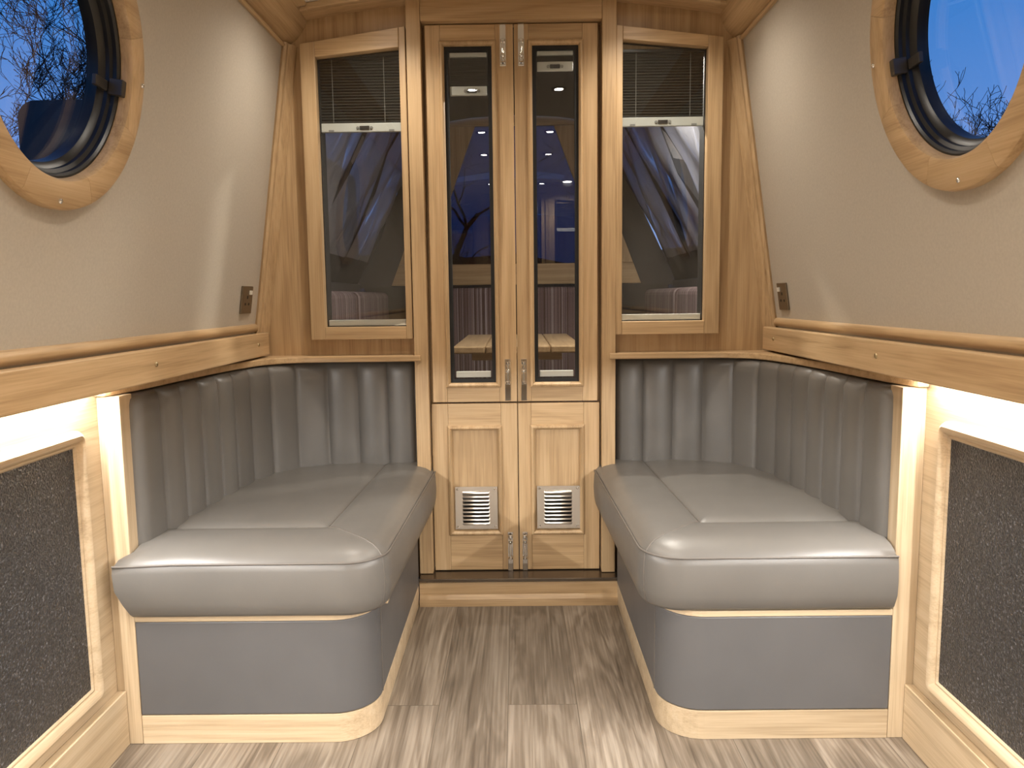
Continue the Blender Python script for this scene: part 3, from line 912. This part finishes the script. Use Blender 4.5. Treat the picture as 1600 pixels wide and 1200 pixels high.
for side, d in SIDES.items():
    s = d['s']; p0, p1 = d['post']; qi = d['qi']
    f = lambda a, b, h, s=s: (s*a, b, h)
    bn = thing('bench_seat', ('taupe leather corner bench left of the doors, cushion lapping over its end post' if side == 'left'
               else 'taupe leather corner bench right of the doors, cushion tucked against its end post'), 'bench', (s*.65, 2.2, 0), 'leather corner benches')
    ye = 2.654
    def base(off): return rounded(qi-off, p0-.001, 1.80-off, ye, .105)
    MB().prism(base(.0), f, .0, .0745).build('plinth', LIT_OAK[0], bn, bevel=.0015, label='oak plinth, lightened as if strip lit')
    MB().prism(base(.001), f, .0765, .317).build('base_panel', BASEL, bn, smooth=30, bevel=.003)
    MB().prism(base(.002), f, .318, .3325).build('edge_strip', LIT_OAK[0], bn, bevel=.0015, label='oak edge strip, lightened as if strip lit')
    # little oak corner tab under the cushion
    B(s*(qi-.022), s*(qi+.002), 1.90, 1.925, .318, .3325).build('corner_tab', LIT_OAK[0], bn, bevel=.001)
    # seam on the base panel at the corner
    MB().tube([(s*(qi-.0015), 1.905, .08), (s*(qi-.0015), 1.905, .316)], .0016, 6).build('base_seam', SEAM, bn)
    # end post
    B(s*p0, s*p1, 1.80, 1.86, 0, .8755).build('end_post', LIT_OAK[2], bn, bevel=.002, label='oak end post, lightened as if strip lit')
    # ---- seat cushion
    ca, cb = d['ca']
    spill = .026 if side == 'left' else .0
    fy = 1.772 if side == 'left' else 1.782
    prof = [(.030, .3335), (.012, .336), (.003, .346), (-.003, .375), (-.005, .412), (-.003, .452), (.000, .469),
            (.0045, .475), (.012, .483), (.028, .4925), (.055, .4995), (.095, .5020), (.145, .5010), (.172, .497), (.182, .492), (.1855, .490), (.189, .492), (.199, .4965), (.22, .4995), (.25, .5015), (.28, .5025)]
    NC = 10
    rings = []
    qmax = p0 - .0015
    for dd, z in prof:
        r = max(.012, .098-dd*.72)
        o = rounded(ca+dd, qmax-min(max(0, dd), .004), fy+dd*1.2, 2.80-min(max(0, dd), .02), r, NC, cb+dd)
        ring = []
        for a, b in o:
            if spill and b < 1.797:
                k = smooth01((a-.82)/.10)*smooth01((z-.335)/.10)*(1-smooth01((dd-.0)/.05))
                a += spill*k; b -= .012*k
            # sag of the long edges
            ring.append(f(a, b, z))
        rings.append(ring)
    cu = MB(); cu.rings(rings)
    cu = cu.build('seat_cushion', LEATHER, bn, smooth=70)
    # piping along the top seam, corner seams
    o = rounded(ca-.0005, qmax, fy-.0005, 2.74, .098, NC, cb-.0005)
    path = []
    for a, b in o[:15+NC+14]:
        k = smooth01((a-.82)/.10) if spill else 0
        path.append(f(a+spill*k, b-.012*k, .4715))
    MB().tube(path, .0028, 8).build('piping', SEAM, cu, smooth=60)
    ci = 14+NC-3
    seam = []
    for dd, z in prof[1:15]:
        r = max(.012, .098-dd*.72)
        oo = rounded(ca+dd, qmax-min(max(0, dd), .004), fy+dd*1.2, 2.80-min(max(0, dd), .02), r, NC, cb+dd)
        a, b = oo[ci]
        seam.append(f(a, b, z+.0002))
    MB().tube(seam, .0019, 6).build('corner_seam', SEAM, cu, smooth=60)
    dd, z = .1855, .490
    r = max(.012, .098-dd*.72)
    oo = rounded(ca+dd, qmax-.02, fy+dd*1.2, 2.78, r, NC, cb+dd)
    MB().tube([f(a, b, z+.0003) for a, b in oo[:15+NC+14]], .0016, 6).build('border_seam', SEAM, cu, smooth=60)
    # ---- fluted backrest
    if side == 'left':
        P = [(.366, 2.765), (.50, 2.762), (.62, 2.752), (.725, 2.725), (.800, 2.670), (.850, 2.590), (.882, 2.48), (.897, 2.35), (.910, 2.20), (.922, 2.05), (.933, 1.93), (.9435, 1.812)]
    else:
        P = [(.352, 2.765), (.50, 2.762), (.60, 2.752), (.698, 2.725), (.772, 2.670), (.820, 2.590), (.850, 2.48), (.864, 2.35), (.876, 2.20), (.887, 2.05), (.897, 1.93), (.9065, 1.812)]
    NCH = 12; SUB = 20
    pts, plen = resample([Vector((a, b, 0)) for a, b in [tuple(v[:2]) for v in catmull([(a, b, 0) for a, b in P], 10)]], NCH*SUB+1)
    vprof = [(0.0, .455), (.8, .455), (1.0, .462), (1.0, .50), (1.0, .60), (1.0, .70), (1.0, .78), (1.0, .82), (.97, .848), (.88, .862), (.70, .871), (.40, .8745), (0.0, .8745)]
    TH = .050
    rows = []
    for i, p in enumerate(pts):
        a_, b_ = pts[max(0, i-1)], pts[min(len(pts)-1, i+1)]
        t = (b_-a_).normalized()
        nrm = Vector((-t.y, t.x, 0))          # toward the seat
        if nrm.dot(Vector((.55, 2.2, 0))-p) < 0: nrm = -nrm
        uu = i/(len(pts)-1)*plen
        wch = (plen-.165)/(NCH-1)
        ph = (uu % wch)/wch if uu < plen-.165 else (uu-(plen-.165))/.165
        bul = .025*max(0, math.sin(math.pi*ph))**.32 - .014
        dist0 = plen*i/(len(pts)-1); dist1 = plen-dist0
        endk = 1.0
        R1 = .075; R0 = .022
        if dist1 < R1: endk = math.sqrt(max(0.0, 1-((R1-dist1)/R1)**2))
        if dist0 < R0: endk = math.sqrt(max(.08, 1-((R0-dist0)/R0)**2))
        row = []
        for e_, z in vprof:
            off = -TH + (TH+bul*(1 if .47 < z < .870 else .6))*e_*endk
            row.append(f(p.x+nrm.x*off, p.y+nrm.y*off, z))
        rows.append(row)
    bk = MB(); bk.rings(rows); bk.build('backrest', LEATHER, bn, smooth=55)
    # backing board behind the flutes
    # ---- oak ledge over the backrest
    q = d['wall']
    if side == 'left':
        E_ = [(.338, 2.686), (.50, 2.686), (.66, 2.686), (.76, 2.678), (.826, 2.640), (.868, 2.57), (.896, 2.46), (.915, 2.33), (.930, 2.18), (.940, 2.03), (.950, 1.90), (.962, 1.815), (.972, 1.788)]
    else:
        E_ = [(.325, 2.686), (.49, 2.686), (.64, 2.686), (.735, 2.678), (.797, 2.640), (.835, 2.57), (.862, 2.46), (.880, 2.33), (.895, 2.18), (.904, 2.03), (.915, 1.90), (.928, 1.815), (.938, 1.788)]
    edge = [(v.x, v.y) for v in catmull([(a, b, 0) for a, b in E_], 5)]
    poly = edge + [(q-.001, 1.788), (q-.001, YB-.001), (E_[0][0]+.03, YB-.001), (E_[0][0]+.03, 2.699), (E_[0][0], 2.699)]
    sh = MB().prism(poly, f, .877, .8985).build('shelf_ledge', OAK[0], bevel=.004)
    tag(sh, f'narrow curved oak ledge over the {side} bench backrest', 'ledge', 'oak ledges over the backrests')

# ------------------------------------------------------------------ deck outside the doors
tag(B(-1.1, 1.1, 2.80, 5.2, .02, .04).build('deck_floor', DECKBLACK), 'dark deck floor outside the doors', 'deck', kind='structure')
tb = thing('deck_table', 'slatted wooden table on the covered deck seen through the door glass', 'table', (0, 3.8, .04))
for k in range(4):
    x0 = -.275 + .14*k
    B(x0, x0+.1375, 3.28, 4.33, .858, .889).build('table_plank', OAK[1], tb, bevel=.006)
B(-.20, .20, 3.40, 3.46, .82, .857).build('batten', OAK[0], tb)
B(-.20, .20, 4.15, 4.21, .82, .857).build('batten', OAK[0], tb)
MB().tube([(0, 3.8, .06), (0, 3.8, .857)], .035, 16).build('leg', STEEL, tb, smooth=40)
MB().lathe([(.0001, .041), (.20, .041), (.20, .05), (.05, .065), (.0001, .065)], (0, 3.8, 0), (0, 0, 1), n=28).build('base_plate', STEEL, tb, smooth=30)

def soft_box(x0, x1, y0, y1, z0, z1, r=.03):
    return MB().box(x0, x1, y0, y1, z0, z1)
ds = thing('deck_bench', 'striped fabric bench across the end of the covered deck beyond the table', 'bench', (0, 4.6, .04))
B(-.62, .62, 4.42, 4.86, .04, .46).build('base', DECKGREY, ds)
for k in range(2):
    B(-.615+.62*k, -.005+.62*k, 4.40, 4.72, .465, .58).build('seat_cushion', STRIPE_X, ds, bevel=.03, seg=4)
    B(-.615+.62*k, -.005+.62*k, 4.70, 4.82, .585, 1.155).build('back_cushion', STRIPE_X, ds, bevel=.035, seg=4)
for sd, s in (('left', -1), ('right', 1)):
    db = thing('deck_bench', f'striped fabric bench along the {sd} side of the covered deck', 'bench', (s*.8, 3.6, .04))
    B(s*.63, s*.98, 2.92, 4.86, .04, .46).build('base', DECKGREY, db)
    for k in range(2):
        y0 = 2.93+.97*k
        B(s*.63, s*.95, y0, y0+.955, .465, .58).build('seat_cushion', STRIPE_Y, db, bevel=.03, seg=4)
        B(s*.80, s*.93, y0, y0+.955, .585, 1.135).build('back_cushion', STRIPE_Y, db, bevel=.035, seg=4)
    o = B(s*.985, s*1.05, 2.80, 5.0, .04, 1.19).build('deck_wall_' + sd, DECKGREY, bevel=.01)
    tag(o, f'grey painted deck side on the {sd} beyond the striped bench', 'wall', kind='structure')

# glazed board at the end of the deck, with raked sides
cb_ = thing('cratch_board', 'oak framed glazed end board with raked sides closing the covered deck', 'board', (0, 4.9, .04))
fy_ = lambda a, b, h: (a, h, b)
ya, yb = 4.90, 4.94
B(-.80, .80, ya, yb, 1.175, 1.305).build('bottom_rail', OAK[0], cb_, bevel=.003)
B(-.96, .96, ya+.003, yb, .04, 1.174).build('lower_panel', DECKBLACK, cb_)
for s in (-1, 1):
    poly = [(s*.56, 1.306), (s*.80, 1.306), (s*.42, 2.15), (s*.245, 2.15)]
    MB().prism(poly, fy_, ya, yb).build('raked_post', OAK[2], cb_, bevel=.003)
B(-.47, .47, ya, yb, 2.152, 2.235).build('top_rail', OAK[0], cb_, bevel=.003)
MB().prism([(-.59, 1.30), (.59, 1.30), (.27, 2.155), (-.27, 2.155)], fy_, ya+.018, ya+.022).build('pane', SMOKED, cb_)

# canvas cover with clear wrinkled side windows
cv = thing('canvas_cover', 'charcoal canvas deck cover with wrinkled clear side windows', 'canopy', (0, 3.9, 1.1))
def side_pt(s, y, t, seed):
    x = lerp(1.0, .52, t); z = lerp(1.19, 2.16, t)
    wv = .022*math.sin(y*9+t*3+seed) + .016*math.sin(y*17-t*7+seed*2) + .010*math.sin(y*31+t*11)
    wv *= math.sin(math.pi*min(1, max(0, t)))
    return (s*(x+wv*.8), y, z+wv*.4)
for s in (-1, 1):
    for (nm, ta, tb2, mat) in (('canvas_hem', 0, .14, CANVAS), ('clear_window', .14, .86, VINYL), ('canvas_band', .86, 1.0, CANVAS)):
        rows = []
        ny = 60; nt_ = 14
        for i in range(ny+1):
            y = lerp(2.86, 4.88, i/ny)
            rows.append([side_pt(s, y, lerp(ta, tb2, j/nt_), s) for j in range(nt_+1)])
        MB().rings(rows, closed=False, cap=False).build(nm, mat, cv, smooth=80)
    for y in (2.86, 3.55, 4.2, 4.82):
        rows = [[(side_pt(s, yy, t, s)[0]-s*.004, yy, side_pt(s, yy, t, s)[2]-.003) for t in (.1, .3, .5, .7, .9)] for yy in (y, y+.06)]
        MB().rings(rows, closed=False, cap=False).build('canvas_strap', CANVAS, cv)
m = MB()
m.rings([[(x, yy, 2.16+.05*(1-(x/.52)**2)) for x in (-.52, -.26, 0, .26, .52)] for yy in (2.82, 4.89)], closed=False, cap=False)
m.build('canvas_roof', CANVAS, cv)
for s in (-1, 1):
    MB().prism([(s*.79, 1.17), (s*1.02, 1.16), (s*.53, 2.17), (s*.40, 2.17)], lambda a, b, h: (a, h, b), 4.886, 4.890).build('canvas_end', CANVAS, cv)
dl = thing('deck_light', 'small lit lamp under the canvas cover seen through the top of the right side window', 'ceiling light', (.448, 3.10, 2.14))
MB().lathe([(.030, .085), (.030, .02), (.045, .012), (.045, -.004), (.040, -.008)], (.448, 3.10, 2.080), (0, 0, 1), n=24, cap=True).build('ring', LAMPRING, dl, smooth=40)
MB().lathe([(.037, -.0085), (.037, -.013)], (.448, 3.10, 2.080), (0, 0, 1), n=24, cap=True).build('lens', LAMPEM, dl)
ld = bpy.data.lights.new('deck_lamp', 'SPOT'); ld.energy = DECK_W; ld.color = WARM; ld.shadow_soft_size = .035
ld.spot_size = R(165); ld.spot_blend = .6
o = bpy.data.objects.new('deck_lamp', ld); COL.objects.link(o); o.location = (.448, 3.10, 2.060)

# ------------------------------------------------------------------ bank and bare trees
m = B(-90, 90, -40, 120, -.9, -.8)
rb = random.Random(4)
for s in (-1, 1):
    m.rings([[(s*(19+2*rb.random()), y, -.85), (s*(24+rb.random()), y, 2.2+.7*rb.random()), (s*60, y, 3.0), (s*60, y, -.85)] for y in range(-40, 60, 2)])
m.rings([[(x, 40, -.85), (x, 46, 3.0+1.5*rb.random()), (x, 100, 3.5), (x, 100, -.85)] for x in range(-60, 61, 3)])
tag(m.build('ground', GROUND), 'dark bank and water level around the boat', 'ground', kind='structure')

mo = thing('moored_boat', 'dark moored boat cabin with a rounded roof corner outside the left porthole', 'boat', (-2.7, 7.5, -.8))
def rr_sec(x0, x1, z0, z1, r):
    pts = [(x0, z0)]
    for k in range(7):
        a = R(180-15*k); pts.append((x0+.03+r+r*math.cos(a), z1-r+r*math.sin(a)))
    for k in range(7):
        a = R(90-15*k); pts.append((x1-.03-r+r*math.cos(a), z1-r+r*math.sin(a)))
    return pts + [(x1, z0)]
sec_ = rr_sec(-3.80, -1.9, .30, 2.62, .14)
MB().rings([[(x, y, z) for x, z in sec_] for y in (6.0, 9.5)]).build('cabin', BOARDDARK, mo, smooth=30)
MB().rings([[(-3.95, y, -.8), (-3.98, y, .30), (-1.75, y, .30), (-1.78, y, -.8)] for y in (5.6, 10.0)]).build('hull', DECKBLACK, mo)

def tree(name, label, base, height, spread, seed, depth=6, thick=.16, cat='tree', group='bare trees outside'):
    rnd = random.Random(seed)
    mb = MB()
    def grow(p, dirv, L, r, lev):
        pts = [(p.copy(), r)]
        n = 4
        for i in range(n):
            dirv = (dirv + Vector((rnd.gauss(0, .20), rnd.gauss(0, .20), rnd.gauss(.03, .14)))).normalized()
            p = p + dirv*L/n
            pts.append((p.copy(), lerp(r, r*.62, (i+1)/n)))
        mb.tube([q for q, rr in pts], [max(rr, .0055) for q, rr in pts], 5 if lev > 3 else 3, cap=False)
        if lev <= 0: return
        kids = 3 if lev > 1 else 4
        for k in range(kids):
            q, rr = pts[rnd.choice((2, 3, 4, 4))]
            ax = Vector((rnd.gauss(0, 1), rnd.gauss(0, 1), rnd.gauss(.25, .6))).normalized()
            nd = (dirv*1.0 + ax*spread).normalized()
            grow(q, nd, L*rnd.uniform(.58, .80), rr*.66, lev-1)
    grow(Vector((0, 0, 0)), Vector((rnd.gauss(0, .05), rnd.gauss(0, .05), 1)), height*.34, thick, depth)
    o = mb.build(name, BARK, smooth=80); o.location = base
    return tag(o, label, cat, group)

TREES = [
 (-8.1, 14.0, 11.5, .72, 3, 'tall bare tree seen in the left porthole beside its latch'),
 (-11.4, 16.5, 8.2, .8, 8, 'bare tree at the outer edge of the left porthole'),
 (-10.6, 18.0, 7.0, 1.0, 21, 'low bare tree between the two taller ones in the left porthole'),
]
for x, y, h, sp, sd, lab in TREES:
    tree('bare_tree', lab, (x, y, -.8), h, sp, sd, depth=7)
for x, y, h, sp, sd, lab in ((8.9, 16.0, 7.2, .8, 5, 'bare twiggy treetop at the inner side of the right porthole view'),
                             (9.8, 16.2, 7.2, .8, 6, 'bare twiggy treetop low in the middle of the right porthole'),
                             (10.9, 17.0, 7.7, .8, 7, 'bare twiggy treetop at the outer side of the right porthole')):
    tree('bare_tree', lab, (x, y, -.8), h, sp, sd, depth=6, thick=.085)
for x, y, h, sp, sd, lab in ((-1.6, 22.0, 8.0, .95, 14, 'bare tree beyond the deck, seen through the left door glass'),
                             (2.3, 24.0, 7.0, .95, 15, 'bare tree beyond the deck, seen through the right door glass')):
    tree('bare_tree', lab, (x, y, -.8), h, sp, sd, depth=5, thick=.22)
